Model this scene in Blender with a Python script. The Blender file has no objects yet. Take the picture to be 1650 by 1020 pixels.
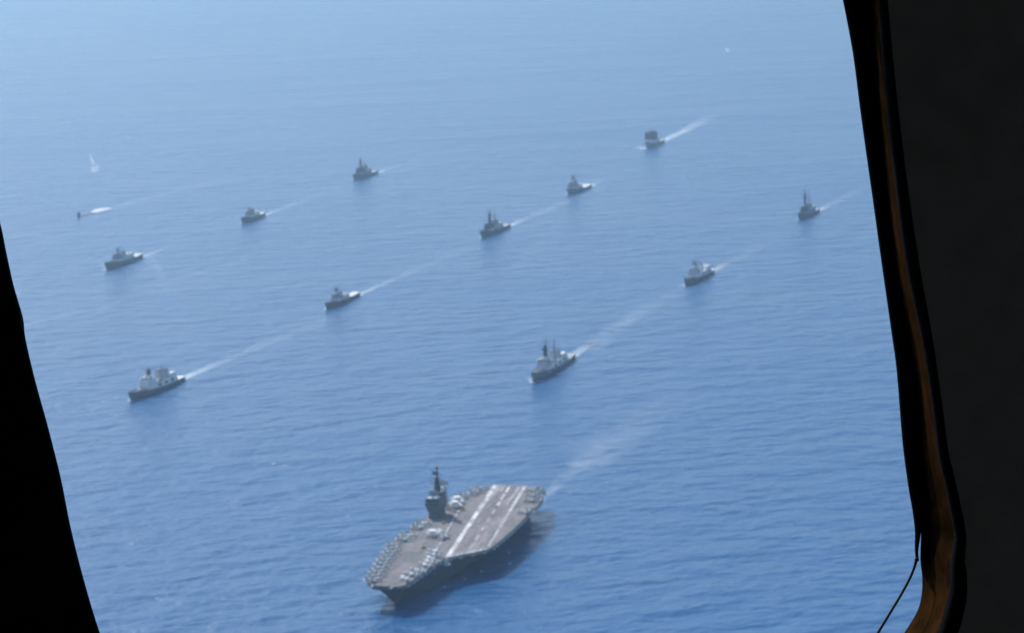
import bpy, math, random
from mathutils import Vector, Matrix

# ------------------------------------------------------------------ camera, light, exposure
scene = bpy.context.scene
R = math.radians
random.seed(7)
CAM_H = 512.0
PITCH, ROLL = 0.1595, -0.0208
cam_data = bpy.data.cameras.new('camera')
cam = bpy.data.objects.new('camera', cam_data)
scene.collection.objects.link(cam)
scene.camera = cam
fw = Vector((0, math.cos(PITCH), -math.sin(PITCH)))
r0 = Vector((1, 0, 0))
u0 = r0.cross(fw)
right = r0 * math.cos(ROLL) + u0 * math.sin(ROLL)
up = -r0 * math.sin(ROLL) + u0 * math.cos(ROLL)
CROT = Matrix((right, up, -fw)).transposed()
cam.matrix_world = Matrix.Translation((0, 0, CAM_H)) @ CROT.to_4x4()
cam_data.sensor_width = 36.0
cam_data.lens = 36.0 * 4000.0 / 1650.0
cam_data.clip_start = 0.05
cam_data.clip_end = 200000.0
cam_data.dof.use_dof = True              # phone held at a window: focus falls near the frame
cam_data.dof.focus_distance = 1.2
cam_data.dof.aperture_fstop = 62.0

SUN_EL, SUN_AZ = 47.5, -34.0             # azimuth from +Y towards +X
world = bpy.data.worlds.new('World')
scene.world = world
world.use_nodes = True
wn = world.node_tree.nodes
wl = world.node_tree.links
for n in list(wn):
    wn.remove(n)
w_out = wn.new('ShaderNodeOutputWorld')
w_bg = wn.new('ShaderNodeBackground')
w_sky = wn.new('ShaderNodeTexSky')
w_sky.sky_type = 'NISHITA'
w_sky.sun_disc = False
w_sky.sun_elevation = R(SUN_EL)
w_sky.sun_rotation = R(SUN_AZ)
w_sky.altitude = 300
w_sky.air_density = 1.0
w_sky.dust_density = 1.6
w_sky.ozone_density = 1.0
w_bg.inputs['Strength'].default_value = 0.14
wl.new(w_sky.outputs[0], w_bg.inputs[0])
wl.new(w_bg.outputs[0], w_out.inputs[0])

sun_data = bpy.data.lights.new('sun', 'SUN')
sun_data.energy = 3.6
sun_data.angle = R(0.53)
sun_data.color = (1.0, 0.965, 0.91)
sun = bpy.data.objects.new('sun', sun_data)
scene.collection.objects.link(sun)
sd = Vector((math.sin(R(SUN_AZ)) * math.cos(R(SUN_EL)), math.cos(R(SUN_AZ)) * math.cos(R(SUN_EL)), math.sin(R(SUN_EL))))
sun.rotation_euler = sd.to_track_quat('Z', 'Y').to_euler()
sun.location = (0, 0, 900)

scene.view_settings.view_transform = 'Standard'
scene.view_settings.look = 'None'
scene.view_settings.exposure = 0.37
scene.view_settings.gamma = 1.0
scene.view_settings.use_curve_mapping = False

# ------------------------------------------------------------------ materials
MATS = {}

def new_mat(name):
    m = bpy.data.materials.new(name)
    m.use_nodes = True
    nt = m.node_tree
    for n in list(nt.nodes):
        nt.nodes.remove(n)
    out = nt.nodes.new('ShaderNodeOutputMaterial')
    MATS[name] = m
    return m, nt, out

def N(nt, kind, **kw):
    n = nt.nodes.new('ShaderNode' + kind)
    for k, v in kw.items():
        if k in n.inputs:
            n.inputs[k].default_value = v
        else:
            setattr(n, k, v)
    return n

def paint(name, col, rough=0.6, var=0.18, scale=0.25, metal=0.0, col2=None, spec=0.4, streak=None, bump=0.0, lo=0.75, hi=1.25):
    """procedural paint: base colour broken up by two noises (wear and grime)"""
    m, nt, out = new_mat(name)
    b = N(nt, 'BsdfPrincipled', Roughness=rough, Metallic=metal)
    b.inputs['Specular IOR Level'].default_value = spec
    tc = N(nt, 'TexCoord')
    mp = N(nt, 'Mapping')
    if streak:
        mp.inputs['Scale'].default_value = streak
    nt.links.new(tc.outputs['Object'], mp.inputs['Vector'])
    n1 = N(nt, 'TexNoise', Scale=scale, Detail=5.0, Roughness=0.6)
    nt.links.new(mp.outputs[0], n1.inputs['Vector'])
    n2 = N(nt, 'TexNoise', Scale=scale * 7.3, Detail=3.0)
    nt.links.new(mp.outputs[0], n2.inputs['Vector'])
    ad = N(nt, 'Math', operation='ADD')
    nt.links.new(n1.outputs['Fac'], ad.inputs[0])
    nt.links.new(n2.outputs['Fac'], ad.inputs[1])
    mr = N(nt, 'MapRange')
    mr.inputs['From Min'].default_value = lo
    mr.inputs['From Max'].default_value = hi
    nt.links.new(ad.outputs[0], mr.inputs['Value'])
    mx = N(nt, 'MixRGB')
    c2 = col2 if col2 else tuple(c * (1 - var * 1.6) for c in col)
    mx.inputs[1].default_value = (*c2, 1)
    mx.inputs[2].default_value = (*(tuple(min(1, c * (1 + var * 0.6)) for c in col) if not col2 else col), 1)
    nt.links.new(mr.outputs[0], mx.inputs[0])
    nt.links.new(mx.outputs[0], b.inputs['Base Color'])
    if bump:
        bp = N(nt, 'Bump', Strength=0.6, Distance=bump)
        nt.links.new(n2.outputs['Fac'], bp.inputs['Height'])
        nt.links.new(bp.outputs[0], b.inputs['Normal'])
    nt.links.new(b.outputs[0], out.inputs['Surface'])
    return m

paint('hull_grey', (0.135, 0.155, 0.19), 0.6, 0.2, 0.06, streak=(1, 1, 0.3))
paint('hull_pale', (0.20, 0.225, 0.26), 0.6, 0.2, 0.06, streak=(1, 1, 0.3))
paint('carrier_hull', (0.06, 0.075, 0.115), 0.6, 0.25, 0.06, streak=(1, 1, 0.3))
paint('hull_dark', (0.06, 0.07, 0.115), 0.6, 0.2, 0.06)
paint('island_grey', (0.10, 0.125, 0.15), 0.6, 0.15, 0.15)
paint('light_grey', (0.50, 0.53, 0.54), 0.6, 0.12, 0.15)
paint('mid_grey', (0.29, 0.32, 0.35), 0.6, 0.15, 0.15)
paint('dark_grey', (0.055, 0.065, 0.085), 0.6, 0.2, 0.2)
paint('white_paint', (0.78, 0.78, 0.75), 0.5, 0.08, 0.2)
paint('deck_grey', (0.17, 0.18, 0.17), 0.85, 0.2, 0.1)
paint('deck_light', (0.42, 0.44, 0.41), 0.85, 0.15, 0.1)
paint('flight_deck', (0.235, 0.20, 0.205), 0.9, 0.2, 0.045, col2=(0.13, 0.13, 0.13), streak=(0.5, 1.6, 1), lo=0.87, hi=1.13)
paint('elevator_deck', (0.22, 0.21, 0.20), 0.9, 0.2, 0.08, lo=0.87, hi=1.13)
paint('landing_strip', (0.285, 0.255, 0.255), 0.9, 0.25, 0.07, col2=(0.14, 0.125, 0.13), streak=(0.2, 1.8, 1), lo=0.87, hi=1.13)
paint('deck_line', (0.78, 0.77, 0.74), 0.8, 0.15, 0.06, col2=(0.28, 0.27, 0.27), lo=0.87, hi=1.13)
paint('worn_line', (0.50, 0.48, 0.47), 0.85, 0.15, 0.05, col2=(0.25, 0.235, 0.235), lo=0.87, hi=1.13)
paint('tyre_mark', (0.22, 0.195, 0.20), 0.9, 0.2, 0.08, col2=(0.10, 0.09, 0.095))
paint('black_rubber', (0.006, 0.0065, 0.008), 0.9, 0.3, 30.0, bump=0.0006, spec=0.03)
paint('boot_topping', (0.02, 0.02, 0.022), 0.5, 0.2, 0.2)
paint('window_glass', (0.02, 0.03, 0.035), 0.15, 0.1, 0.2)
paint('jet_grey', (0.52, 0.54, 0.55), 0.5, 0.15, 0.3)
paint('jet_pale', (0.74, 0.75, 0.74), 0.5, 0.1, 0.3)
paint('yellow_paint', (0.55, 0.40, 0.05), 0.5, 0.1, 0.3)
paint('steel', (0.20, 0.20, 0.21), 0.5, 0.15, 0.3, metal=0.3)
paint('cabin_lining', (0.27, 0.225, 0.18), 0.8, 0.10, 9.0, bump=0.0005, spec=0.2)
paint('cabin_dark', (0.05, 0.055, 0.055), 0.8, 0.2, 5.0, spec=0.2)
paint('rim_brown', (0.038, 0.017, 0.006), 0.8, 0.3, 14.0, col2=(0.010, 0.007, 0.003), bump=0.0012, spec=0.0)
paint('cord_black', (0.02, 0.025, 0.02), 0.5, 0.2, 30.0)

def sea_material():
    m, nt, out = new_mat('sea_water')
    b = N(nt, 'BsdfPrincipled', Roughness=0.22, IOR=1.333)
    L = nt.links.new
    tc = N(nt, 'TexCoord')
    rot = N(nt, 'Mapping')
    rot.inputs['Rotation'].default_value = (0, 0, R(-16))
    L(tc.outputs['Object'], rot.inputs['Vector'])
    hs = None
    # (wavelength across crests in m, stretch along crests, amplitude m, detail)
    for wl_, st, amp, det in ((80.0, 0.7, 5.0, 2.0), (34.0, 0.62, 7.6, 3.0), (13.0, 0.75, 2.7, 4.0), (5.0, 0.75, 0.6, 3.0)):
        mp = N(nt, 'Mapping')
        mp.inputs['Scale'].default_value = (st / wl_, 1.0 / wl_, 1.0 / wl_)
        mp.inputs['Location'].default_value = (wl_, wl_ * 0.37, 0)
        L(rot.outputs[0], mp.inputs['Vector'])
        n = N(nt, 'TexNoise', Scale=1.0, Detail=det, Roughness=0.5, Distortion=0.25)
        L(mp.outputs[0], n.inputs['Vector'])
        mu = N(nt, 'Math', operation='MULTIPLY')
        mu.inputs[1].default_value = amp
        L(n.outputs['Fac'], mu.inputs[0])
        if hs is None:
            hs = mu.outputs[0]
        else:
            ad = N(nt, 'Math', operation='ADD')
            L(hs, ad.inputs[0])
            L(mu.outputs[0], ad.inputs[1])
            hs = ad.outputs[0]
    bp = N(nt, 'Bump', Strength=1.0, Distance=1.0)
    L(hs, bp.inputs['Height'])
    L(bp.outputs[0], b.inputs['Normal'])
    # wind patches: slightly rougher and bluer water in large areas
    mp = N(nt, 'Mapping')
    mp.inputs['Scale'].default_value = (0.0012, 0.0035, 1)
    L(rot.outputs[0], mp.inputs['Vector'])
    n = N(nt, 'TexNoise', Scale=1.0, Detail=4.0, Roughness=0.55)
    L(mp.outputs[0], n.inputs['Vector'])
    mx = N(nt, 'MixRGB')
    mx.inputs[1].default_value = (0.008, 0.078, 0.205, 1)
    mx.inputs[2].default_value = (0.012, 0.097, 0.245, 1)
    L(n.outputs['Fac'], mx.inputs[0])
    L(mx.outputs[0], b.inputs['Base Color'])
    mr = N(nt, 'MapRange')
    mr.inputs['To Min'].default_value = 0.14
    mr.inputs['To Max'].default_value = 0.38
    L(n.outputs['Fac'], mr.inputs['Value'])
    L(mr.outputs[0], b.inputs['Roughness'])
    L(b.outputs[0], out.inputs['Surface'])
sea_material()

def foam_material(name, strength, contrast=1.0):
    """churned white water; UV x runs away from the ship, UV y across the wake"""
    m, nt, out = new_mat(name)
    L = nt.links.new
    d = N(nt, 'BsdfPrincipled', Roughness=0.8)
    d.inputs['Base Color'].default_value = (0.76, 0.86, 0.94, 1)
    t = N(nt, 'BsdfTransparent')
    mix = N(nt, 'MixShader')
    uv = N(nt, 'TexCoord')
    sp = N(nt, 'SeparateXYZ')
    L(uv.outputs['UV'], sp.inputs[0])
    # across: bell
    a = N(nt, 'Math', operation='SUBTRACT'); a.inputs[1].default_value = 0.5
    L(sp.outputs['Y'], a.inputs[0])
    ab = N(nt, 'Math', operation='ABSOLUTE'); L(a.outputs[0], ab.inputs[0])
    br = N(nt, 'MapRange', interpolation_type='SMOOTHSTEP')
    br.inputs['From Min'].default_value = 0.5; br.inputs['From Max'].default_value = 0.12
    L(ab.outputs[0], br.inputs['Value'])
    # along: fades with distance
    fl = N(nt, 'Math', operation='SUBTRACT', use_clamp=True); fl.inputs[0].default_value = 1.0
    L(sp.outputs['X'], fl.inputs[1])
    pw = N(nt, 'Math', operation='POWER'); pw.inputs[1].default_value = 1.3
    L(fl.outputs[0], pw.inputs[0])
    g = N(nt, 'TexCoord')
    n = N(nt, 'TexNoise', Scale=0.035, Detail=5.0, Roughness=0.62)
    L(g.outputs['Object'], n.inputs['Vector'])
    nr = N(nt, 'MapRange'); nr.inputs['From Min'].default_value = 0.32; nr.inputs['From Max'].default_value = 0.72
    nr.inputs['To Min'].default_value = 1 - contrast
    L(n.outputs['Fac'], nr.inputs['Value'])
    m1 = N(nt, 'Math', operation='MULTIPLY'); L(br.outputs[0], m1.inputs[0]); L(pw.outputs[0], m1.inputs[1])
    m2 = N(nt, 'Math', operation='MULTIPLY'); L(m1.outputs[0], m2.inputs[0]); L(nr.outputs[0], m2.inputs[1])
    m3 = N(nt, 'Math', operation='MULTIPLY', use_clamp=True); L(m2.outputs[0], m3.inputs[0]); m3.inputs[1].default_value = strength
    L(m3.outputs[0], mix.inputs[0]); L(t.outputs[0], mix.inputs[1]); L(d.outputs[0], mix.inputs[2])
    L(mix.outputs[0], out.inputs['Surface'])
foam_material('foam_strong', 1.0, 0.55)
foam_material('foam_soft', 0.36, 0.9)
foam_material('foam_faint', 0.27, 0.95)

def pane_material():
    m, nt, out = new_mat('clear_pane')
    t = N(nt, 'BsdfTransparent')
    t.inputs['Color'].default_value = (0.97, 0.985, 1.0, 1)
    nt.links.new(t.outputs[0], out.inputs['Surface'])
pane_material()

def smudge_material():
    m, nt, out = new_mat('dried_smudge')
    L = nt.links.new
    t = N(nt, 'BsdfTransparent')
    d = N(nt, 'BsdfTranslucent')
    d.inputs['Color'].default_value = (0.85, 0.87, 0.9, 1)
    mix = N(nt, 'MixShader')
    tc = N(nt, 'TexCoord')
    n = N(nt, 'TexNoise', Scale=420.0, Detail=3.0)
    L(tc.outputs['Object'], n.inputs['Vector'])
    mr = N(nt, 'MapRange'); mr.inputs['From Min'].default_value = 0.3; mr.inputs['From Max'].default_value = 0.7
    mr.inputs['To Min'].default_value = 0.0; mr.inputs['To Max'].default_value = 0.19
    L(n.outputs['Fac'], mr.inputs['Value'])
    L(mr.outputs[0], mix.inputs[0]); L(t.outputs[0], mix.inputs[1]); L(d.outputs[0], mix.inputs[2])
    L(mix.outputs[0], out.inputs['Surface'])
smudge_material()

def haze_material():
    m, nt, out = new_mat('sea_haze')
    v = N(nt, 'VolumePrincipled')
    v.inputs['Color'].default_value = (0.51, 0.765, 1.0, 1)
    v.inputs['Density'].default_value = 0.000092
    v.inputs['Anisotropy'].default_value = 0.7
    nt.links.new(v.outputs[0], out.inputs['Volume'])
haze_material()

# ------------------------------------------------------------------ mesh helpers
class MB:
    def __init__(s):
        s.v = []; s.f = []; s.uv = None
    def add(s, verts, faces):
        o = len(s.v)
        s.v += [tuple(p) for p in verts]
        s.f += [tuple(i + o for i in f) for f in faces]
        return s
    def box(s, cx, cy, z0, sx, sy, sz, rot=0.0, tx=1.0, ty=1.0, dx=0.0):
        """box standing on z0; tx,ty shrink the top, dx shifts it"""
        c, sn = math.cos(rot), math.sin(rot)
        vs = []
        for z, kx, ky, d in ((z0, 1, 1, 0), (z0 + sz, tx, ty, dx)):
            for a, b in ((-1, -1), (1, -1), (1, 1), (-1, 1)):
                x, y = a * sx / 2 * kx + d, b * sy / 2 * ky
                vs.append((cx + x * c - y * sn, cy + x * sn + y * c, z))
        return s.add(vs, [(3, 2, 1, 0), (4, 5, 6, 7), (0, 1, 5, 4), (1, 2, 6, 5), (2, 3, 7, 6), (3, 0, 4, 7)])
    def tube(s, p0, p1, r0, r1=None, n=8):
        r1 = r0 if r1 is None else r1
        p0, p1 = Vector(p0), Vector(p1)
        d = (p1 - p0).normalized()
        a = d.orthogonal().normalized(); b = d.cross(a)
        vs = []
        for p, r in ((p0, r0), (p1, r1)):
            for k in range(n):
                t = 2 * math.pi * k / n
                vs.append(p + (a * math.cos(t) + b * math.sin(t)) * r)
        fs = [(k, (k + 1) % n, n + (k + 1) % n, n + k) for k in range(n)]
        fs += [tuple(range(n))[::-1], tuple(range(n, 2 * n))]
        return s.add(vs, fs)
    def prism(s, pts, z0, z1, top=None):
        n = len(pts)
        tp = top or pts
        vs = [(x, y, z0) for x, y in pts] + [(x, y, z1) for x, y in tp]
        fs = [(k, (k + 1) % n, n + (k + 1) % n, n + k) for k in range(n)]
        fs += [tuple(range(n))[::-1], tuple(range(n, 2 * n))]
        return s.add(vs, fs)
    def loft(s, rings, closed=True, caps=True):
        n = len(rings[0])
        vs = [p for r in rings for p in r]
        fs = []
        for i in range(len(rings) - 1):
            for k in range(n if closed else n - 1):
                a = i * n + k; b = i * n + (k + 1) % n
                fs.append((a, b, b + n, a + n))
        if caps:
            fs += [tuple(range(n))[::-1], tuple(range((len(rings) - 1) * n, len(rings) * n))]
        return s.add(vs, fs)
    def ball(s, c, r, sz=1.0, n=10, m=6, zmin=-1.0):
        rings = []
        for i in range(m + 1):
            t = -math.pi / 2 + math.pi * i / m
            z = max(math.sin(t), zmin)
            rr = math.cos(t) * r if i not in (0, m) else r * 0.02
            rings.append([(c[0] + rr * math.cos(2 * math.pi * k / n), c[1] + rr * math.sin(2 * math.pi * k / n), c[2] + z * r * sz) for k in range(n)])
        return s.loft(rings)
    def mesh(s, name, mat, smooth=False):
        me = bpy.data.meshes.new(name)
        me.from_pydata(s.v, [], s.f)
        me.materials.append(MATS[mat])
        if smooth:
            for p in me.polygons:
                p.use_smooth = True
        me.update()
        return me
    def build(s, name, mat, parent=None, smooth=False):
        return link(name, s.mesh(name, mat, smooth), parent)

def link(name, data, parent=None):
    o = bpy.data.objects.new(name, data)
    scene.collection.objects.link(o)
    if parent:
        o.parent = parent
    return o

def tag(o, label=None, cat=None, group=None, kind=None):
    if label: o['label'] = label
    if cat: o['category'] = cat
    if group: o['group'] = group
    if kind: o['kind'] = kind
    return o

def thing(name, label, cat, loc=(0, 0, 0), rz=0.0, group=None):
    o = link(name, None)
    o.location = loc
    o.rotation_euler = (0, 0, rz)
    o.empty_display_size = 2
    return tag(o, label, cat, group)

def copy_tree(src, parent=None):
    c = src.copy()
    scene.collection.objects.link(c)
    if parent:
        c.parent = parent
    for ch in list(src.children):
        copy_tree(ch, c)
    return c

# ------------------------------------------------------------------ the sea and the air
mb = MB()
mb.add([(-90000, -60000, 0), (90000, -60000, 0), (90000, 95000, 0), (-90000, 95000, 0)], [(0, 1, 2, 3)])
tag(mb.build('sea', 'sea_water'), kind='structure')
mb = MB()
mb.box(0, 17500, -1.0, 190000, 170000, 518.0)
tag(mb.build('haze', 'sea_haze'), kind='stuff')

def wake(pts, w0, w1, mat, name='wake', z=0.25, segs=30):
    """tapering band of foam along a polyline of world points"""
    P = [Vector((*p, 0)) for p in pts]
    out = []
    n = len(P) - 1
    for i in range(segs + 1):
        t = i / segs * n
        k = min(int(t), n - 1)
        a = P[k].lerp(P[k + 1], t - k)
        out.append(a)
    me = bpy.data.meshes.new(name)
    vs, fs, uvs = [], [], []
    rnd = random.Random(int(abs(pts[0][0]) * 7 + pts[0][1]))
    for i, a in enumerate(out):
        b = out[min(i + 1, segs)]; c = out[max(i - 1, 0)]
        d = (b - c).normalized(); nn = Vector((-d.y, d.x, 0))
        t = i / segs
        w = (w0 + (w1 - w0) * t ** 0.8) / 2 * (1 + rnd.uniform(-.18, .18))
        off = nn * rnd.uniform(-.12, .12) * w
        vs += [tuple(a + off + nn * w + Vector((0, 0, z))), tuple(a + off - nn * w + Vector((0, 0, z)))]
        uvs += [(t, 0), (t, 1)]
        if i:
            j = 2 * i
            fs.append((j - 2, j - 1, j + 1, j))
    me.from_pydata(vs, [], fs)
    l = me.uv_layers.new(name='UVMap')
    for p in me.polygons:
        for li in p.loop_indices:
            l.data[li].uv = uvs[me.loops[li].vertex_index]
    me.materials.append(MATS[mat])
    return tag(link(name, me), kind='stuff')

# ------------------------------------------------------------------ ships
def hull_rings(L, B, D, sheer, keel=-2.5, stern_w=0.78, n=22, flare=0.35, rake=0.05, bulb=0.0):
    """stations from stern (x=-L/2) to bow; each a ring port sheer -> keel -> starboard sheer"""
    rings = []
    for i in range(n + 1):
        t = i / n
        x = -L / 2 + L * t
        full = 1.0 if t < 0.55 else max(0.0, 1 - ((t - 0.55) / 0.45) ** 2.1)
        if t < 0.25:
            full *= stern_w + (1 - stern_w) * (t / 0.25)
        wl = 1.0 if t < 0.45 else max(0.0, 1 - ((t - 0.45) / 0.51) ** 1.7) if t < 0.96 else 0.0
        if t < 0.3:
            wl *= stern_w * 0.9 + (1 - stern_w * 0.9) * (t / 0.3)
        hd = max(B / 2 * full, 0.15)
        hw = max(B / 2 * 0.92 * wl, 0.10)
        zd = D + sheer * max(0, (t - 0.35) / 0.65) ** 1.8
        xw = x - L * rake * max(0, (t - 0.8) / 0.2) ** 1.5
        hm = hw + (hd - hw) * (0.5 - flare * 0.4)
        ring = [(x, hd, zd), ((x + xw) / 2, hm, zd * 0.5), (xw, hw, 0.6), (xw, hw * 0.93, 0.0), (xw, hw * .5, keel),
                (xw, -hw * .5, keel), (xw, -hw * 0.93, 0.0), (xw, -hw, 0.6), ((x + xw) / 2, -hm, zd * 0.5), (x, -hd, zd)]
        rings.append(ring)
    return rings

def deck_from_rings(rings, inset=0.35, dz=0.06, t0=0, t1=None):
    t1 = len(rings) if t1 is None else t1
    mb = MB()
    vs, fs = [], []
    for i, r in enumerate(rings[t0:t1]):
        p, q = r[0], r[-1]
        hw = max(p[1] - inset, 0.05)
        vs += [(p[0], hw, p[2] + dz), (p[0], -hw, p[2] + dz), (p[0], hw, p[2] - 0.4), (p[0], -hw, p[2] - 0.4)]
        if i:
            a = 4 * (i - 1); b = 4 * i
            fs += [(a, a + 1, b + 1, b), (a + 2, b + 2, b + 3, a + 3), (a, b, b + 2, a + 2), (a + 1, a + 3, b + 3, b + 1)]
    n = len(vs)
    fs += [(0, 2, 3, 1), (n - 4, n - 3, n - 1, n - 2)]
    mb.add(vs, fs)
    return mb

def lattice_mast(parent, x, y, z0, h, w, mat, yards=2, radar=True, solid=False):
    m = MB()
    if solid:
        m.box(x, y, z0, w * 1.6, w * 1.3, h * 0.62, tx=0.45, ty=0.45, dx=-w * 0.3)
        m.tube((x - w * .3, y, z0 + h * .6), (x - w * .3, y, z0 + h), 0.38, 0.16, 6)
    else:
        top = Vector((x - h * 0.06, y, z0 + h * 0.72))
        for a, b in ((1, 1), (1, -1), (-1.4, 0)):
            m.tube((x + a * w, y + b * w, z0), top, 0.42, 0.3, 6)
        for k in (0.2, 0.4, 0.6):
            zz = z0 + h * 0.72 * k; s_ = w * (1 - k)
            m.tube((x + s_, y + s_, zz), (x + s_, y - s_, zz), 0.2, n=5)
            m.tube((x + s_, y + s_, zz), (x - 1.4 * s_, y, zz), 0.2, n=5)
            m.tube((x + s_, y - s_, zz), (x - 1.4 * s_, y, zz), 0.2, n=5)
        m.tube(top, top + Vector((0, 0, h * 0.28)), 0.3, 0.12, 6)
    mast = m.build('mast', mat, parent)
    xm = x - (w * .3 if solid else h * .04)
    for k in range(yards):
        zz = z0 + h * (0.52 + 0.16 * k); wy = w * (2.6 - 0.7 * k)
        y_ = MB(); y_.tube((xm, y - wy, zz), (xm, y + wy, zz), 0.22, n=5)
        for sg in (-1, 1):
            y_.tube((xm, y + sg * wy * .92, zz), (xm, y + sg * wy * .92, zz + 1.8), 0.14, n=4)
        y_.build('yard', mat, mast)
    if radar:
        r_ = MB(); r_.box(xm + w * 0.8, y, z0 + h * 0.36, 0.7, w * 2.2, h * .07)
        r_.tube((xm + w * 0.5, y, z0 + h * .3), (xm + w * .8, y, z0 + h * .37), 0.5, n=6)
        r_.build('radar', mat, mast)
        p_ = MB(); p_.box(xm + w * 0.2, y, z0 + h * 0.34, w * 2.0, w * 1.9, 0.35)
        p_.build('platform', mat, mast)
    return mast

def warship(label, group, loc, rz, L, B, D, sheer, mast_h, hull='hull_grey', top='mid_grey', aft='light_grey', style='frigate',
            mast_mat='dark_grey', sup=(0.02, 0.42), cat='warship', name='warship', house_h=6.0, deck='deck_grey', helo='deck_light', funnel='mid_grey'):
    """warship heading +x; sup: fore and aft limit of the superstructure as fraction of length from midship (+ = forward)"""
    root = thing(name, label, cat, (*loc, 0.0), rz, group)
    rings = hull_rings(L, B, D, sheer)
    h = MB().loft(rings); hull_o = h.build('hull', hull, root)
    bt = MB()
    bt.loft([[(p[0] * 1.0005, p[1] * 1.012 + (0.06 if p[1] > 0 else -0.06), z) for z, p in ((0.9, r[2]), (-0.6, r[3]), (-0.6, r[6]), (0.9, r[7]))] for r in rings], closed=False, caps=False)
    bt.build('boot_topping', 'boot_topping', hull_o)
    n = len(rings)
    it_ = max(2, min(int(n * .5), int(round((0.5 - sup[1]) * (n - 1)))))
    deck_from_rings(rings, 0.35, 0.06, it_, n - 1).build('foredeck', deck, root)
    deck_from_rings(rings, 0.25, 0.10, 0, it_ + 1).build('helicopter_deck', helo, root)
    # railing / bulwark on the bow
    bw = MB()
    for sg in (0, -1):
        for i in range(int(n * .72), n - 1):
            p, q = rings[i][sg], rings[i + 1][sg]
            w = 0.12
            bw.add([(p[0], p[1], p[2]), (q[0], q[1], q[2]), (q[0], q[1], q[2] + 1.1), (p[0], p[1], p[2] + 1.1),
                    (p[0], p[1] * .96, p[2]), (q[0], q[1] * .96, q[2]), (q[0], q[1] * .96, q[2] + 1.1), (p[0], p[1] * .96, p[2] + 1.1)],
                   [(0, 1, 2, 3), (7, 6, 5, 4), (3, 2, 6, 7)])
    bw.build('bulwark', hull, root)
    zd = D + 0.06
    xa, xf = -L * sup[1], L * sup[0] + L * 0.12
    # deckhouse along the ship, full-beam tumblehome
    ln = xf - xa
    dh = MB().box((xa + xf) / 2, 0, zd, ln, B * 0.84, house_h * .5, tx=0.97, ty=0.84)
    dh_o = dh.build('deckhouse', aft, root)
    wb = MB()
    for sg in (-1, 1):
        for k in range(int(ln / 7)):
            wb.box(xa + 5 + k * 7, sg * (B * .405), zd + 1.4, 1.3, 0.18, 0.9)
    tag(wb.build('porthole', 'window_glass', dh_o), kind='stuff')
    z1 = zd + house_h * .5
    # forward superstructure with bridge
    bl = L * 0.15
    bx = xf - bl / 2
    MB().box(bx, 0, z1, bl, B * 0.68, house_h * .6, tx=0.86, ty=0.84, dx=-0.8).build('superstructure', top, root)
    z2 = z1 + house_h * .6
    br = MB().box(bx + bl * .05, 0, z2, bl * .62, B * 0.56, 2.8, tx=0.92, ty=0.92).build('bridge', top, root)
    bwn = MB()
    for k in range(7):
        yy = (k - 3) * B * 0.1
        bwn.box(bx + bl * .05 + bl * .31 - 0.12, yy * .76, z2 + 1.3, 0.22, B * 0.06, 0.9)
    for sg in (-1, 1):
        for k in range(3):
            bwn.box(bx + bl * (.25 - .12 * k), sg * (B * .275 - .05), z2 + 1.3, bl * .09, 0.25, 0.9)
    tag(bwn.build('bridge_window', 'window_glass', br), kind='stuff')
    for sg in (-1, 1):
        MB().box(bx + bl * .15, sg * B * .36, z2 - 0.05, bl * .2, B * .16, 1.2).build('bridge_wing', top, root)
    z3 = z2 + 2.8
    MB().box(bx - bl * .02, 0, z3, bl * .36, B * .34, 2.0, tx=.85, ty=.85).build('upper_deckhouse', top, root)
    z4 = z3 + 2.0
    lattice_mast(root, bx - bl * .12, 0, z4, mast_h - z4, B * .17, mast_mat, yards=3 if style == 'cruiser' else 2, solid=style in ('destroyer', 'cruiser'))
    # fire control dome in front of the mast
    MB().ball((bx + bl * .2, 0, z3 + 1.6), 1.5, n=8, m=5).build('radome', 'white_paint', root, True)
    # funnel(s)
    fx = (xa + xf) / 2 - ln * .02
    MB().box(fx, 0, z1, ln * .13, B * .42, house_h * 1.0, tx=0.8, ty=0.75, dx=-0.8).build('funnel', funnel, root)
    MB().box(fx - .9, 0, z1 + house_h * 1.0, ln * .08, B * .26, 0.9).build('funnel_cap', 'dark_grey', root)
    if style in ('destroyer', 'cruiser'):
        fx2 = fx - ln * .22
        MB().box(fx2, 0, z1, ln * .12, B * .42, house_h * .9, tx=0.8, ty=0.75, dx=-0.8).build('funnel', funnel, root)
        MB().box(fx2 - .9, 0, z1 + house_h * .9, ln * .07, B * .26, 0.9).build('funnel_cap', 'dark_grey', root)
        lattice_mast(root, fx - ln * .1, 0, z1, (mast_h - z1) * .82, B * .12, mast_mat, yards=1, radar=False)
    # hangar
    hx = xa + ln * .13
    hg = MB().box(hx, 0, z1, ln * .24, B * .68, house_h * .4, tx=.97, ty=.86).build('hangar', aft, root)
    MB().box(hx, 0, z1 + house_h * .4, ln * .22, B * .56, .12).build('hangar_roof', 'white_paint', hg)
    MB().box(xa + ln * .012, 0, z1 + .2, 0.2, B * .45, house_h * .3).build('hangar_door', 'light_grey', hg)
    MB().box(hx, 0, z1 + house_h * .4 + .12, 3.0, 3.0, 1.2).ball((hx, 0, z1 + house_h * .4 + 2.6), 1.3, n=8, m=5).build('gun_mount', 'white_paint', root)
    # helicopter deck circle
    ci = MB()
    cx = (-L / 2 + xa) / 2; rr = min(B * .3, (xa + L / 2) * .38); zt = rings[1][0][2] + .125
    vs, fs = [], []
    for k in range(24):
        t = 2 * math.pi * k / 24
        vs += [(cx + rr * math.cos(t), rr * math.sin(t), zt), (cx + (rr - .7) * math.cos(t), (rr - .7) * math.sin(t), zt)]
        a = 2 * k; b = 2 * ((k + 1) % 24)
        fs.append((a, b, b + 1, a + 1))
    ci.add(vs, fs)
    ci.build('deck_circle', 'white_paint', root)
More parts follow.
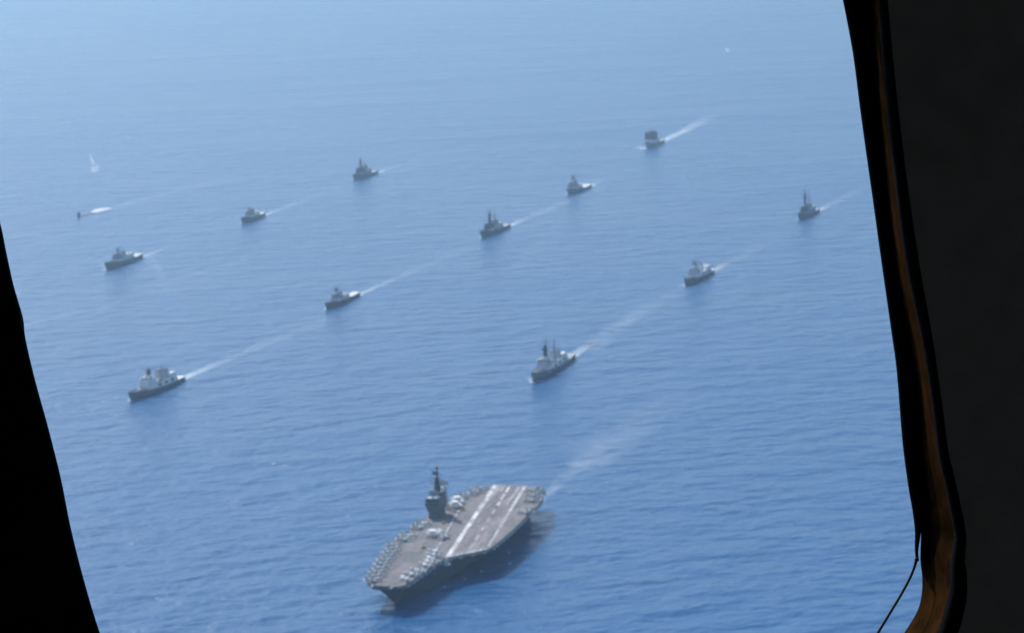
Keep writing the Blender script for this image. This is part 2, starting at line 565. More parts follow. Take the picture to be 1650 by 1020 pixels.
    # deck clutter: lockers, vents and side openings that break up the upper works
    rc = random.Random(int(L * 13 + B))
    cl = MB()
    for k in range(16):
        xx = rc.uniform(xa + 2, xf - bl - 1); yy = rc.choice((-1, 1)) * rc.uniform(.18, .34) * B
        cl.box(xx, yy, z1 + .01, rc.uniform(1.2, 3.6), rc.uniform(1, 2.4), rc.uniform(1.0, 2.8))
    tag(cl.build('deck_locker', 'light_grey', root), kind='stuff')
    so = MB()
    for k in range(3):
        for sg in (-1, 1):
            so.box(xa + ln * (.2 + .22 * k), sg * B * .395, zd + house_h * .14, ln * .07, B * .05, house_h * .26)
    tag(so.build('side_opening', 'window_glass', dh_o), kind='stuff')
    MB().tube((fx + ln * .1, 0, z1), (fx + ln * .1 + 1, 0, z1 + house_h * 1.3), .45, .3, 6).tube((fx + ln * .1 + 1, 0, z1 + house_h * 1.2), (fx + ln * .1 - 6, 2.5, z1 + house_h * 1.5), .25, .2, 5).build('crane', 'light_grey', root)
    # bow gun
    gx = L * 0.30
    gt_z = D + sheer * max(0, (0.80 - 0.35) / 0.65) ** 1.8
    if style != 'supply':
        g = MB().box(gx, 0, gt_z, 4.6, 3.8, 2.6, tx=.6, ty=.75, dx=-.4).build('gun_turret', top, root)
        MB().tube((gx + 1.2, 0, gt_z + 1.5), (gx + 8.0, 0, gt_z + 2.6), .26, .18, 6).build('barrel', 'dark_grey', g)
        MB().box(gx - L * .07, 0, gt_z - .9, L * .05, B * .4, 1.2).build('missile_hatch', 'dark_grey', root)
    # boats and life rafts
    for sg in (-1, 1):
        b_ = MB()
        yb = sg * B * .36; xb = fx + ln * .14
        b_.loft([[(xb + dx, yb + w * 1.0, z1 + 1.6), (xb + dx, yb, z1 + .5), (xb + dx, yb - w * 1.0, z1 + 1.6)] for dx, w in ((-3.4, .8), (0, 1.1), (2.4, .9), (3.6, .1))])
        b_.build('boat', 'dark_grey', root)
        lr = MB()
        for k in range(6):
            lr.tube((xa + ln * .32 + k * 1.6, sg * B * .37, z1 + .7), (xa + ln * .32 + k * 1.6 + 1.1, sg * B * .37, z1 + .7), .4, n=6)
        tag(lr.build('life_raft', 'white_paint', root), kind='stuff')
    return root

FLEET = 'warships sailing in formation behind the carrier'
HD = R(-107.0)

def place(bow, L, rz):
    return (bow[0] - math.cos(rz) * L / 2, bow[1] - math.sin(rz) * L / 2)

def ship_wake(bow, L, rz, length, w0, w1, mat, bend=0.0, near=True, B=16):
    h = Vector((math.cos(rz), math.sin(rz)))
    n = Vector((-h.y, h.x))
    st = Vector(bow) - h * L * .97
    pts = []
    for k in range(5):
        t = k / 4
        p = st - h * length * t + n * bend * t * t
        pts.append(tuple(p))
    wake(pts, w0, w1, mat)
    if near:                                       # stern wash and the curl at the bow
        wake([tuple(st + h * 6), tuple(st - h * min(120, length * .35))], B * .9, B * 1.1, 'foam_strong', z=.32, segs=12)
    for sg in (-1, 1):
        b0 = Vector(bow) + h * -2 + n * sg * 1.0
        wake([tuple(b0), tuple(b0 - h * 14 + n * sg * 5), tuple(b0 - h * 34 + n * sg * 10)], 2.5, 6.0, 'foam_strong', name='bow_wave', z=.4, segs=8)

def escort(label, bow, L, deg, wk, **kw):
    rz = R(deg)
    s = warship(label, FLEET, place(bow, L, rz), rz, L, **kw)
    ship_wake(bow, L, rz, *wk, B=kw['B'])
    return s

escort('grey warship at lower left with pale superstructure and dark funnel top', (-419, 2651), 134, -107.5, (620, 16, 46, 'foam_soft', 20),
       B=18, D=4.6, sheer=5.0, mast_h=31, style='destroyer', aft='white_paint', top='white_paint', sup=(0.08, 0.34), funnel='light_grey', house_h=10.5, helo='white_paint')
escort('large grey cruiser just behind the carrier with tall masts and pale stern deck', (20, 2711), 166, -106.6, (900, 20, 60, 'foam_faint', 30),
       B=19.5, D=5.2, sheer=5.5, mast_h=42, style='cruiser', aft='white_paint', top='light_grey', funnel='light_grey', sup=(0.12, 0.28), house_h=9.5, hull='hull_pale')
escort('warship with wide white deckhouse aft and short wake, between the cruiser and the window edge', (240, 3412), 142, -109.5, (480, 18, 50, 'foam_soft', 10),
       B=19, D=5.2, sheer=5.0, mast_h=32, style='frigate', aft='white_paint', top='light_grey', sup=(0.06, 0.36), funnel='white_paint', house_h=10.0, helo='white_paint')
escort('dark grey destroyer with very tall mast nearest the right window edge', (483, 4136), 130, -111.0, (520, 18, 44, 'foam_soft', -10),
       B=16.5, D=5.5, sheer=5.5, mast_h=56, style='destroyer', hull='hull_dark', top='dark_grey', aft='mid_grey', sup=(0.10, 0.26), house_h=9.0)
escort('small low frigate with thin mast and pale aft deck in the middle of the formation', (-249, 3268), 128, -106.0, (620, 12, 36, 'foam_soft', 16),
       B=14.5, D=5.5, sheer=3.0, mast_h=27, style='frigate', hull='hull_dark', top='mid_grey', aft='white_paint', helo='white_paint', deck='deck_light', sup=(0.10, 0.16), house_h=6.0)
escort('dark bowed destroyer with tall mast and light aft deck near picture centre', (-49, 3986), 150, -107.0, (600, 18, 48, 'foam_soft', 8),
       B=18, D=5.5, sheer=5.0, mast_h=46, style='destroyer', hull='hull_dark', top='dark_grey', aft='light_grey', sup=(0.12, 0.22), house_h=9.0)
escort('distant ship with brilliant white superstructure and dark mast', (107, 4593), 140, -107.5, (260, 16, 34, 'foam_soft', 6),
       B=26, D=5.5, sheer=5.0, mast_h=38, style='frigate', top='mid_grey', aft='white_paint', sup=(0.14, 0.04), house_h=9.0, helo='white_paint', mast_mat='hull_dark')
far_ship = escort('farthest ship, tall dark boxy superstructure and long bright wake at upper right', (303, 5476), 170, -105.0, (900, 26, 60, 'foam_strong', -20),
       B=27, D=7.0, sheer=5.0, mast_h=40, style='destroyer', hull='hull_grey', top='dark_grey', aft='dark_grey', sup=(0.12, 0.12), house_h=12.0)
MB().box(20, 0, 9.2, 44, 25, 6.6).build('deckhouse', 'white_paint', far_ship)
MB().box(22, 0, 15.8, 28, 24, 16, tx=.98, ty=.98).build('superstructure', 'hull_dark', far_ship)
MB().box(26, 6, 31.8, 8, 6, 3).build('upper_deckhouse', 'hull_dark', far_ship)
MB().box(-18, 0, 9.2, 16, 20, 9).build('deckhouse', 'white_paint', far_ship)
escort('slim warship at far left with dark bow and white aft superstructure', (-611, 3698), 142, -103.5, (300, 12, 30, 'foam_faint', 0),
       B=16, D=6.5, sheer=4.0, mast_h=30, style='frigate', hull='hull_grey', top='mid_grey', aft='white_paint', sup=(0.08, 0.24), house_h=8.0, helo='white_paint')
escort('small ship with white deckhouse and low mast in the row behind the far left warship', (-463, 4246), 118, -103.0, (560, 14, 36, 'foam_soft', 20),
       B=15, D=6.5, sheer=4.0, mast_h=24, style='frigate', hull='hull_grey', top='mid_grey', aft='white_paint', sup=(0.06, 0.24), house_h=7.0, helo='white_paint')
escort('distant dark destroyer with tall mast at upper centre left', (-312, 4930), 140, -106.0, (520, 14, 40, 'foam_soft', 10),
       B=18, D=6.0, sheer=5.0, mast_h=48, style='destroyer', hull='hull_dark', top='dark_grey', aft='mid_grey', sup=(0.12, 0.20), house_h=11.0)

# low vessel, almost awash, with a block standing forward and a bright patch of white water astern
low = thing('low_vessel', 'distant low dark vessel almost awash with bright white water behind it', 'boat', (-760, 4424, 0), R(-104.5))
rg = []
for i in range(13):
    t = i / 12
    r_ = 4.6 * math.sin(math.pi * min(1, max(0.04, (t * .97 + .015)))) ** .45
    rg.append([(-52 + 104 * t, r_ * math.cos(a), -3.2 + r_ * math.sin(a)) for a in [2 * math.pi * k / 10 for k in range(10)]])
MB().loft(rg).build('hull', 'dark_grey', low, True)
sl = MB().prism([(30, 1.3), (36, .1), (36, -.1), (30, -1.3), (24, -.2), (24, .2)], 0.6, 8.6).build('conning_tower', 'dark_grey', low)
MB().tube((29, 0, 8.4), (29, 0, 12), .25, .15, 5).tube((31, .3, 8.4), (31, .3, 11), .2, .12, 5).build('periscope', 'dark_grey', sl)
MB().prism([(-50, 0.2), (-44, .3), (-44, -.3), (-50, -.2)], 0.2, 3.0).build('rudder', 'dark_grey', low)
lh = Vector((math.cos(R(-104.5)), math.sin(R(-104.5))))
lc = Vector((-760, 4424))
mb = MB()                                        # heaped white water over the after hull
rnd = random.Random(5)
rr_ = []
for i in range(15):
    t = i / 14
    c_ = lc - lh * (36 + 70 * t)
    hh = 4.0 * math.sin(math.pi * min(1, t * .93 + .05)) ** .7
    ww = 13 * math.sin(math.pi * min(1, t * .93 + .05)) ** .5
    nn_ = Vector((-lh.y, lh.x))
    rr_.append([(c_.x + nn_.x * ww * math.cos(a), c_.y + nn_.y * ww * math.cos(a), .1 + hh * math.sin(a) * rnd.uniform(.75, 1.1)) for a in [math.pi * k / 8 for k in range(9)]])
mb.loft(rr_, closed=False, caps=False)
tag(mb.build('white_water', 'white_paint', None, True), kind='stuff')
wake([tuple(lc - lh * 120), tuple(lc - lh * 420 + Vector((16, 0))), tuple(lc - lh * 900 + Vector((90, 0)))], 12, 50, 'foam_soft')
# wakes of ships just outside the window on the left, and old wake patches
wake([(-830, 4120), (-790, 4200), (-740, 4330)], 18, 26, 'foam_soft')
wake([(-640, 3180), (-560, 3340), (-500, 3440)], 22, 40, 'foam_faint')
wake([(-500, 3560), (-440, 3700), (-330, 4000)], 16, 30, 'foam_faint')

# ------------------------------------------------------------------ the carrier
HX, HY, HA = -1.02, 2122.33, -1.869907          # stern point on the sea, heading
carrier = thing('aircraft_carrier', 'huge grey aircraft carrier with angled flight deck and island at bottom centre', 'aircraft carrier', (HX, HY, 0), HA)
DK = 20.0
# hull: lofted from stern to bow, waterline narrow, flaring up to the gallery deck
st = []
for i in range(37):
    t = i / 36
    x = 3 + t * 324
    wl = 20.4
    if t < .18: wl *= .72 + .28 * (t / .18)
    if t > .55: wl *= max(0.01, 1 - ((t - .55) / .43) ** 1.9) if t < .98 else .01
    up_ = 20.5
    if t < .1: up_ *= .94 + .06 * (t / .1)
    if t > .62: up_ = 20.5 - (20.5 - 12.0) * ((t - .62) / .38) ** 1.3
    if t > .97: up_ *= .9
    xw = x - 13 * max(0, (t - .84) / .16) ** 1.6
    mid = wl * .55 + up_ * .45 if t > .6 else wl
    hi = wl * .25 + up_ * .75
    st.append([(x, up_, 17.6), ((x * 2 + xw) / 3, hi, 13.5), ((x + xw * 2) / 3, mid, 8), (xw, wl, 1.2), (xw, wl * .97, 0), (xw, wl * .6, -4),
               (xw, -wl * .6, -4), (xw, -wl * .97, 0), (xw, -wl, 1.2), ((x + xw * 2) / 3, -mid, 8), ((x * 2 + xw) / 3, -hi, 13.5), (x, -up_, 17.6)])
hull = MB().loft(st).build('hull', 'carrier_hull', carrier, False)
bt = MB().loft([[(p[0], p[1] + (.1 if p[1] > 0 else -.1), z) for z, p in ((1.6, r[3]), (-1, r[4]), (-1, r[7]), (1.6, r[8]))] for r in st], closed=False, caps=False)
bt.build('boot_topping', 'boot_topping', hull)
# outline of the flight deck (x from stern, y to port)
OUT = [(-1, -20), (2, -23), (28, -24), (34, -31), (40, -36.5), (64, -37), (66, -33), (88, -34), (92, -38), (136, -39), (146, -38.5), (172, -38.5), (174, -36), (184, -36), (186, -38.5), (214, -38.5), (218, -33.5),
       (236, -31), (262, -26.5), (290, -22), (318, -17.5), (330, -15.2), (334.2, -12), (335.5, -6), (335.5, 4), (334.5, 10.5), (329, 14.5), (312, 15.5), (285, 16), (262, 17), (248, 18.5),
       (214, 43.5), (209, 44.5), (190, 44.5), (150, 44), (128, 43), (112, 42), (88, 41), (60, 40), (40, 37), (28, 32), (12, 27), (-3, 24.5), (-4, 10), (-2.5, -12)]
fd = MB().prism(OUT, 18.0, DK).build('flight_deck', 'flight_deck', carrier)
gal = MB()
gal.prism([(x * .985 + 2.5, y * .93) for x, y in OUT], 15.8, 17.995)
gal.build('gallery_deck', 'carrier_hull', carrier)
# sponsons under the overhangs
for x0, x1, y0, y1, z0 in ((40, 112, 18, 36, 11.5), (122, 205, 18, 39, 9.5), (-2, 34, 16, 27, 12), (228, 252, 15, 20, 12.5)):
    s_ = MB().prism([(x0, y0), (x1, y0), (x1 - 8, y1), (x0 + 6, y1)], z0 + 3, 15.79).prism([(x0 + 2, y0), (x1 - 3, y0), (x1 - 9, y0 + (y1 - y0) * .5), (x0 + 7, y0 + (y1 - y0) * .5)], z0, z0 + 2.99)
    s_.build('sponson', 'carrier_hull', carrier)
for x0, x1, y0, y1, z0 in ((90, 140, -18, -35, 11), (10, 34, -16, -28, 12), (222, 262, -14, -27, 12.5)):
    MB().prism([(x0 + 4, y1), (x1 - 5, y1), (x1, y0), (x0, y0)], z0 + 2, 15.79).build('sponson', 'carrier_hull', carrier)
# hangar openings below the lifts
MB().box(73, 20.6, 7.2, 24, .5, 7.8).build('hangar_opening', 'window_glass', hull)
for cx in (52, 159, 200):
    MB().box(cx, -20.6, 7.2, 24, .5, 7.8).build('hangar_opening', 'window_glass', hull)
# row of sponson openings and fittings on the port hull
fit = MB()
for k in range(34):
    x = 20 + k * 8.2
    if 55 < x < 92: continue
    yy = 20.6 if x < 205 else 20.6 - (x - 205) * .075
    fit.box(x, yy - .1, 10.6 + random.uniform(-.5, .5), 2.6, .5, 1.5)
tag(fit.build('hull_fitting', 'dark_grey', hull), kind='stuff')
# edge catwalk, life-raft canisters, nets
cat = MB(); can = MB()
n_ = len(OUT)
for i in range(n_):
    a = Vector(OUT[i]); b = Vector(OUT[(i + 1) % n_])
    d = b - a; l = d.length
    if l < 6: continue
    d.normalize(); nn = Vector((d.y, -d.x))
    m = (a + b) / 2 + nn * .75
    if m.x > 322: continue
    cat.box(m.x, m.y, 18.3, l - 1.5, 1.4, .3, rot=math.atan2(d.y, d.x))
    cat.box(m.x + nn.x * .6, m.y + nn.y * .6, 18.6, l - 1.5, .12, .9, rot=math.atan2(d.y, d.x))
    k = 3.0
    while k < l - 3:
        p = a + d * k + nn * 1.2
        for q in range(3):
            pp = p + d * q * 1.05
            can.tube((pp.x, pp.y, 17.7), (pp.x + d.x * .95, pp.y + d.y * .95, 17.7), .38, n=6)
        k += random.uniform(7, 12)
cat.build('catwalk', 'mid_grey', carrier)
tag(can.build('life_raft_canister', 'white_paint', carrier), kind='stuff')
# lifts: plates a little proud with a gap line round them
for x0, x1, y0, y1 in ((41, 63, -36.2, -20), (147, 171, -38.1, -21), (188, 212, -38.1, -21), (62, 86, 25, 40.6)):
    MB().prism([(x0, y0), (x1, y0), (x1, y1), (x0, y1)], DK - .2, DK + .02).build('aircraft_lift', 'elevator_deck', carrier)
    g = MB()
    for a_, b_, c_, d_ in ((x0, x1, y0, y0 + .35), (x0, x1, y1 - .35, y1), (x0, x0 + .35, y0, y1), (x1 - .35, x1, y0, y1)):
        g.add([(a_, c_, DK + .03), (b_, c_, DK + .03), (b_, d_, DK + .03), (a_, d_, DK + .03)], [(0, 1, 2, 3)])
    g.build('lift_gap', 'dark_grey', carrier)

def band(pts, w, z, w2=None):
    """flat painted band between two points"""
    (xa, ya), (xb, yb) = pts
    d = Vector((xb - xa, yb - ya)).normalized(); n = Vector((-d.y, d.x)) * w / 2
    n2 = Vector((-d.y, d.x)) * (w2 or w) / 2
    return MB().add([(xa - n.x, ya - n.y, z), (xb - n2.x, yb - n2.y, z), (xb + n2.x, yb + n2.y, z), (xa + n.x, ya + n.y, z)], [(0, 1, 2, 3)])
# landing area and its lines
MB().add([(-2, -17, DK + .04), (243, 20.5, DK + .04), (213, 42.5, DK + .04), (120, 31, DK + .04), (-3, 11, DK + .04)], [(0, 1, 2, 3, 4)]).build('landing_area', 'landing_strip', carrier)
band(((-1, -17.5), (245, 19.8)), 3.8, DK + .06).build('runway_line', 'deck_line', carrier)
band(((-3, 9), (90, 23.2)), 2.6, DK + .06).build('runway_line', 'deck_line', carrier)
band(((90.3, 23.25), (205, 40.8)), 2.2, DK + .06).build('runway_line', 'worn_line', carrier)
for k in range(8):
    t0, t1 = k / 8 + .01, k / 8 + .075 + (.04 if k < 2 else 0)
    a = Vector((-2, -4.5)); b = Vector((226, 30.5)) 
    band((a.lerp(b, t0), a.lerp(b, t1)), 1.9, DK + .06).build('centre_line', 'deck_line' if k < 3 else 'worn_line', carrier)
band(((242, 21.0), (214, 42.0)), 1.6, DK + .07).build('angle_edge_sunlit', 'deck_line', carrier)  # sunlit front edge of the angled deck, its brightness painted as a band
band(((96, -20), (248, 8)), .9, DK + .065).build('foul_line', 'deck_line', carrier)
# dark tyre scrub on the touchdown area and stained patches
for a, b, w in (((20, -6), (150, 14), 1.6), ((16, -1), (140, 18), 2.2), ((30, 1), (120, 15), 1.2), ((60, 3), (200, 24), 1.4)):
    band((a, b), w, DK + .05, w * .4).build('tyre_mark', 'tyre_mark', carrier)
for a, b, w in (((0, -13), (60, -5.5), 1.8), ((2, 4.5), (70, 14), 2.0), ((0, -9), (30, -5), 2.2)):
    band((a, b), w, DK + .047, w * .5).build('worn_streak', 'worn_line', carrier)
# arresting wires
for x in (38, 50, 62, 74):
    MB().tube((x + 2.6, -12 + x * .15, DK + .2), (x - 2.4, 14 + x * .15, DK + .2), .09, n=5).build('arresting_wire', 'dark_grey', carrier)
# catapults
for a, b in (((238, -12), (329, -7.5)), ((238, 7), (329, 6)), ((150, 14), (232, 29)), ((156, 30), (212, 39.5))):
    band((a, b), 1.3, DK + .075).build('catapult_track', 'dark_grey', carrier)
    band((a, b), .35, DK + .09).build('catapult_slot', 'steel', carrier)
# blast deflectors
for x, y, rz in ((232, -12.3, .05), (232, 7, -.01), (145, 13, .18), (150, 29, .18)):
    MB().box(x, y, DK + .02, 4.2, 11, .14, rot=rz).build('blast_deflector', 'steel', carrier)
# white edge dashes on the bow
for sg, pts in ((-1, [(318, -16.4), (290, -20.8), (262, -25.2), (236, -29.6)]), (1, [(326, 12), (300, 14), (275, 15.5), (252, 17)])):
    for a, b in zip(pts[:-1], pts[1:]):
        band((a, b), .5, DK + .06).build('deck_edge_line', 'deck_line', carrier)
# rounded bow lip and stern round-down
MB().box(-3.6, 2, 17.0, 2.4, 40, 2.4, tx=.6).build('round_down', 'mid_grey', carrier)
for y in (-9, 6.5):
    MB().box(337, y, 19.2, 6, 2.2, .7, tx=.8, ty=.7).build('bow_bridle_catcher', 'mid_grey', carrier)
# island
ISX, ISY = 119, -31.5
isl = link('island', None, carrier); isl.location = (ISX, ISY, DK)
MB().box(-1, 0, 0.0, 22, 7.2, 6.6).build('lower_house', 'island_grey', isl)
MB().box(-1, 0, 6.6, 24, 9.0, 4.0, tx=1.04, ty=1.1).build('middle_house', 'island_grey', isl)
MB().box(1, 0, 10.6, 22, 11.4, 3.2, tx=1.02, ty=1.05).build('flag_bridge', 'island_grey', isl)
MB().box(2, 0, 13.8, 18, 12.2, 3.2, tx=.96, ty=.98).build('navigation_bridge', 'island_grey', isl)
MB().box(-4, 1.6, 17.0, 10, 7.0, 3.0, tx=.96, ty=1.05).build('control_tower', 'island_grey', isl)
MB().box(-4.5, 0.6, 20.0, 11, 8, .5).build('roof_platform', 'light_grey', isl)
MB().box(5.5, 0, 17.0, 8, 10, .4).build('roof_platform', 'light_grey', isl)
for z, sx, sy, cx, x_ in ((12.0, 22.2, 11.7, 1, 11), (15.2, 17.8, 12.1, 2, 9), (18.4, 9.8, 7.2, -4, 5)):
    cyy = 1.6 if z > 18 else 0
    for k in range(x_):
        xx = cx - sx / 2 + (k + .5) * sx / x_
        for sg in (-1, 1):
            MB().box(xx, cyy + sg * sy / 2, z, sx / x_ * .74, .3, 1.1).build('bridge_window', 'window_glass', isl)
    m_ = int(sy / 1.6)
    for k in range(m_):
        MB().box(cx + sx / 2 + .02, cyy - sy / 2 + (k + .5) * sy / m_, z, .3, sy / m_ * .74, 1.1).build('bridge_window', 'window_glass', isl)
mm = MB()
mm.box(-3, 0, 20.5, 4.4, 4.4, 11, tx=.6, ty=.6)
mm.tube((-3, 0, 31), (-3.4, 0, 40), .9, .5, 8)
mm.tube((-7, 2.5, 20.4), (-3.4, 0, 31), .4, n=6).tube((-7, -2.5, 20.4), (-3.4, 0, 31), .4, n=6)
mm.build('mast', 'dark_grey', isl)
MB().box(-3.2, 0, 27.4, 7.5, 10, .6).build('mast_platform', 'dark_grey', isl)
MB().box(-3.2, 0, 32, 4.5, 6.0, .45).build('mast_platform', 'dark_grey', isl)
MB().tube((-3.3, -6.5, 29.8), (-3.3, 6.5, 29.8), .3, n=6).build('yard', 'dark_grey', isl)
MB().tube((-3.3, -4.8, 34.4), (-3.3, 4.8, 34.4), .28, n=6).build('yard', 'dark_grey', isl)
MB().ball((-3.4, 0, 40.6), 1.5, .8, 8, 5).build('beacon', 'dark_grey', isl)
MB().box(0.6, 0, 36.0, .6, 5.4, 2.4).tube((-3.2, 0, 36.6), (.6, 0, 37), .3, n=5).build('air_search_radar', 'dark_grey', isl)
MB().box(7.6, 0, 19.2, .8, 6.5, 4.6).tube((7.6, 0, 17.3), (7.6, 0, 20), .8, n=8).build('flat_radar', 'mid_grey', isl)
MB().ball((-8, 3.0, 21.8), 1.6, 1, 10, 6).build('radome', 'white_paint', isl, True)
MB().ball((2.6, -3.5, 18.6), 1.4, 1, 10, 6).build('radome', 'white_paint', isl, True)
MB().ball((8.0, 4.2, 18.5), 1.3, 1, 10, 6).build('radome', 'white_paint', isl, True)
for x, y, h in ((-14, 3, 9), (-14, -4, 7), (11, -5, 6)):
    MB().tube((x, y, 11), (x, y, 11 + h), .22, .1, 5).build('whip_antenna', 'light_grey', isl)
# separate radar mast aft of the island
tw = link('radar_tower', None, carrier); tw.location = (92, -33, DK)
t_ = MB()
for a, b in ((1, 1), (1, -1), (-1, 1), (-1, -1)):
    t_.tube((a * 2, b * 2, 0), (a * .8, b * .8, 19), .32, .25, 6)
for k in range(5):
    z = 3 + k * 3.4; w = 2 - 1.2 * z / 19
    for p, q in (((w, w), (w, -w)), ((w, -w), (-w, -w)), ((-w, -w), (-w, w)), ((-w, w), (w, w))):
        t_.tube((*p, z), (*q, z), .16, n=4)
        t_.tube((*p, z), (q[0] * .85, q[1] * .85, z + 3), .13, n=4)
t_.build('lattice', 'mid_grey', tw)
MB().box(0, 0, 19, 3.2, 3.2, .4).build('platform', 'mid_grey', tw)
MB().box(.6, 0, 20.6, .6, 7.0, 3.6).tube((0, 0, 19.2), (.4, 0, 22), .4, n=6).build('radar', 'light_grey', tw)
# whip antennas along the deck edge, folded outwards
for x, y in ((228, -33), (250, -30), (268, -27.5), (20, -28), (30, 34), (100, 43.5), (262, 19)):
    sg = 1 if y > 0 else -1
    MB().tube((x, y, 18.6), (x, y + sg * 5, 26), .3, .1, 5).build('whip_antenna', 'light_grey', carrier)
# close-in gun and missile boxes on the sponsons
for x, y in ((8, 29.5), (20, -31), (252, 21.5), (246, -33)):
    g = MB().box(x, y, 15.8, 5, 5, .6).box(x, y, 16.4, 2.6, 3, 2.2, tx=.8, ty=.8).ball((x, y, 19.4), 1.1, 1.4, 8, 5)
    g.build('point_defence_gun', 'light_grey', carrier)

# ------------------------------------------------------------------ aircraft on deck
def make_jet():
    root = thing('parked_jet', '', 'jet')
    rg = []
    for x, w, h, z in ((-8.4, .9, .7, 2.1), (-6.5, 1.35, 1.0, 2.0), (-2, 1.55, 1.1, 1.95), (1.5, 1.35, 1.1, 1.95), (4, .85, .95, 2.1), (6.5, .62, .7, 2.0), (8.6, .08, .08, 1.85)):
        rg.append([(x, w * math.cos(a), z + h * math.sin(a)) for a in [2 * math.pi * k / 10 for k in range(10)]])
    MB().loft(rg).build('fuselage', 'jet_grey', root, True)
    MB().ball((4.0, 0, 2.9), .62, .8, 8, 5).build('canopy', 'window_glass', root, True)
    for sg in (-1, 1):
        w = MB()
        p = [(1.6, 1.1), (-1.8, 1.1), (-2.6, 3.9), (-.9, 3.9)]
        w.loft([[(x, sg * y, z) for x, y in p] for z in (1.95, 2.15)])
        w.loft([[(x, sg * (3.9 + (.12 if k else 0)), z) for x, z in ((-.9, 2.0), (-2.6, 2.0), (-2.9, 5.1), (-1.8, 5.1))] for k in (0, 1)])
        w.build('wing', 'jet_grey', root)
        f = MB().loft([[(x, sg * (1.0 + y + t), z) for x, y, z in ((-4.2, 0, 2.7), (-6.8, 0, 2.7), (-7.8, .9, 5.2), (-6.5, .9, 5.2))] for t in (0, .13)])
        f.build('tail_fin', 'jet_grey', root)
        t = MB().loft([[(x, sg * y, z) for x, y in ((-6.2, 1.0), (-8.0, 1.0), (-9.1, 3.2), (-7.9, 3.2))] for z in (1.9, 2.03)])
        t.build('tailplane', 'jet_grey', root)
    g = MB().tube((5.2, 0, 1.6), (5.2, 0, .1), .12, n=5).tube((-2, 1.3, 1.6), (-2, 1.5, .1), .15, n=5).tube((-2, -1.3, 1.6), (-2, -1.5, .1), .15, n=5)
    for x, y in ((5.2, 0), (-2, 1.5), (-2, -1.5)):
        g.tube((x, y - .15, .38), (x, y + .15, .38), .38, n=8)
    g.build('landing_gear', 'dark_grey', root)
    return root

def make_prop():
    root = thing('propeller_plane', '', 'plane')
    rg = []
    for x, w, z in ((-8, .3, 2.9), (-4, 1.0, 2.5), (0, 1.4, 2.3), (5, 1.4, 2.3), (7.4, .9, 2.1), (8.4, .1, 1.9)):
        rg.append([(x, w * math.cos(a), z + w * math.sin(a)) for a in [2 * math.pi * k / 10 for k in range(10)]])
    MB().loft(rg).build('fuselage', 'jet_pale', root, True)
    for sg in (-1, 1):
        MB().loft([[(x, sg * y, z) for x, y in ((2.6, .9), (-.6, .9), (-.5, 4.4), (2.4, 4.4))] for z in (3.1, 3.5)]).loft(
            [[(x, sg * 4.4, z) for x, z in ((2.4, 3.2), (-.5, 3.2), (-8.0, 3.4), (-8, 4.6))], [(x, sg * 4.7, z) for x, z in ((2.4, 3.2), (-.5, 3.2), (-8.0, 3.4), (-8, 4.6))]]).build('wing', 'jet_pale', root)
        e = MB().tube((3.8, sg * 3.2, 2.8), (-1.5, sg * 3.2, 2.9), .75, .5, 8).build('engine', 'jet_pale', root)
        p_ = MB()
        for k in range(4):
            a = math.pi / 2 * k + .4
            p_.tube((3.95, sg * 3.2, 2.8), (3.95, sg * 3.2 + 1.9 * math.cos(a), 2.8 + 1.9 * math.sin(a)), .14, .1, 4)
        p_.build('propeller', 'dark_grey', e)
    t = MB().box(-7.2, 0, 3.2, 1.8, 7, .25)
    for y in (-3.4, -1.2, 1.2, 3.4):
        t.box(-7.2, y, 2.4, 1.6, .18, 2.6)
    t.build('tail', 'jet_pale', root)
    MB().tube((-1.6, 0, 5.0), (-1.6, 0, 5.7), 3.6, 3.4, 18).tube((-1.6, 0, 3.6), (-1.6, 0, 5.0), .5, n=6).build('radar_disc', 'jet_pale', root)
    g = MB().tube((6, 0, 1.4), (6, 0, .2), .14, n=5)
    for x, y in ((6, 0), (0, 3.2), (0, -3.2)):
        g.tube((x, y, 2.4), (x, y, .3), .14, n=5).tube((x, y - .2, .45), (x, y + .2, .45), .45, n=8)
    g.build('landing_gear', 'dark_grey', root)
    return root

def on_deck(o, x, y, deg, label, group=None):
    c, s = math.cos(HA), math.sin(HA)
    o.location = (HX + x * c - y * s, HY + x * s + y * c, DK + .02)
    o.rotation_euler = (0, 0, HA + R(deg))
    o['label'] = label
    if group: o['group'] = group

ORD = ['first', 'second', 'third', 'fourth', 'fifth', 'sixth', 'seventh', 'eighth', 'ninth', 'tenth', 'eleventh', 'twelfth']
jet = make_jet(); used = [False]
def place_jet(x, y, deg, label, group='grey jets parked on the carrier deck'):
    o = jet if not used[0] else copy_tree(jet)
    used[0] = True
    on_deck(o, x, y, deg, label, group)
for k, (x, y) in enumerate(((326, -11), (315, -13.4), (304, -15.5), (292, -17.8), (280, -20), (268, -22), (257, -24), (246, -25.5), (233, -28), (222, -31))):
    place_jet(x, y, 124 + (k * 37 % 23) - 9, 'pale grey jet parked nose inboard, %s from the bow along the starboard deck edge' % ORD[k])
for k, (x, y) in enumerate(((316, 9), (304, 10), (293, 11), (276, 12), (266, 11), (256, 9), (246, 8), (236, 6))):
    place_jet(x, y, -130 + (k * 53 % 29) - 12, 'grey jet with folded wings, %s from the bow in the port row' % ORD[k])
for k, (x, y, d) in enumerate(((204, -29, 100), (193, -29.5, 95), (164, -30, 95), (152, -31, 88))):
    place_jet(x, y, d, 'grey jet standing on the starboard lifts, %s counted from the bow' % ORD[k])
for k, (x, y, d) in enumerate(((58, -30, 110), (47, -28, 115), (34, -24, 130), (20, -22.5, 140))):
    place_jet(x, y, d, 'jet parked on the starboard quarter behind the island, %s from the bow' % ORD[k])
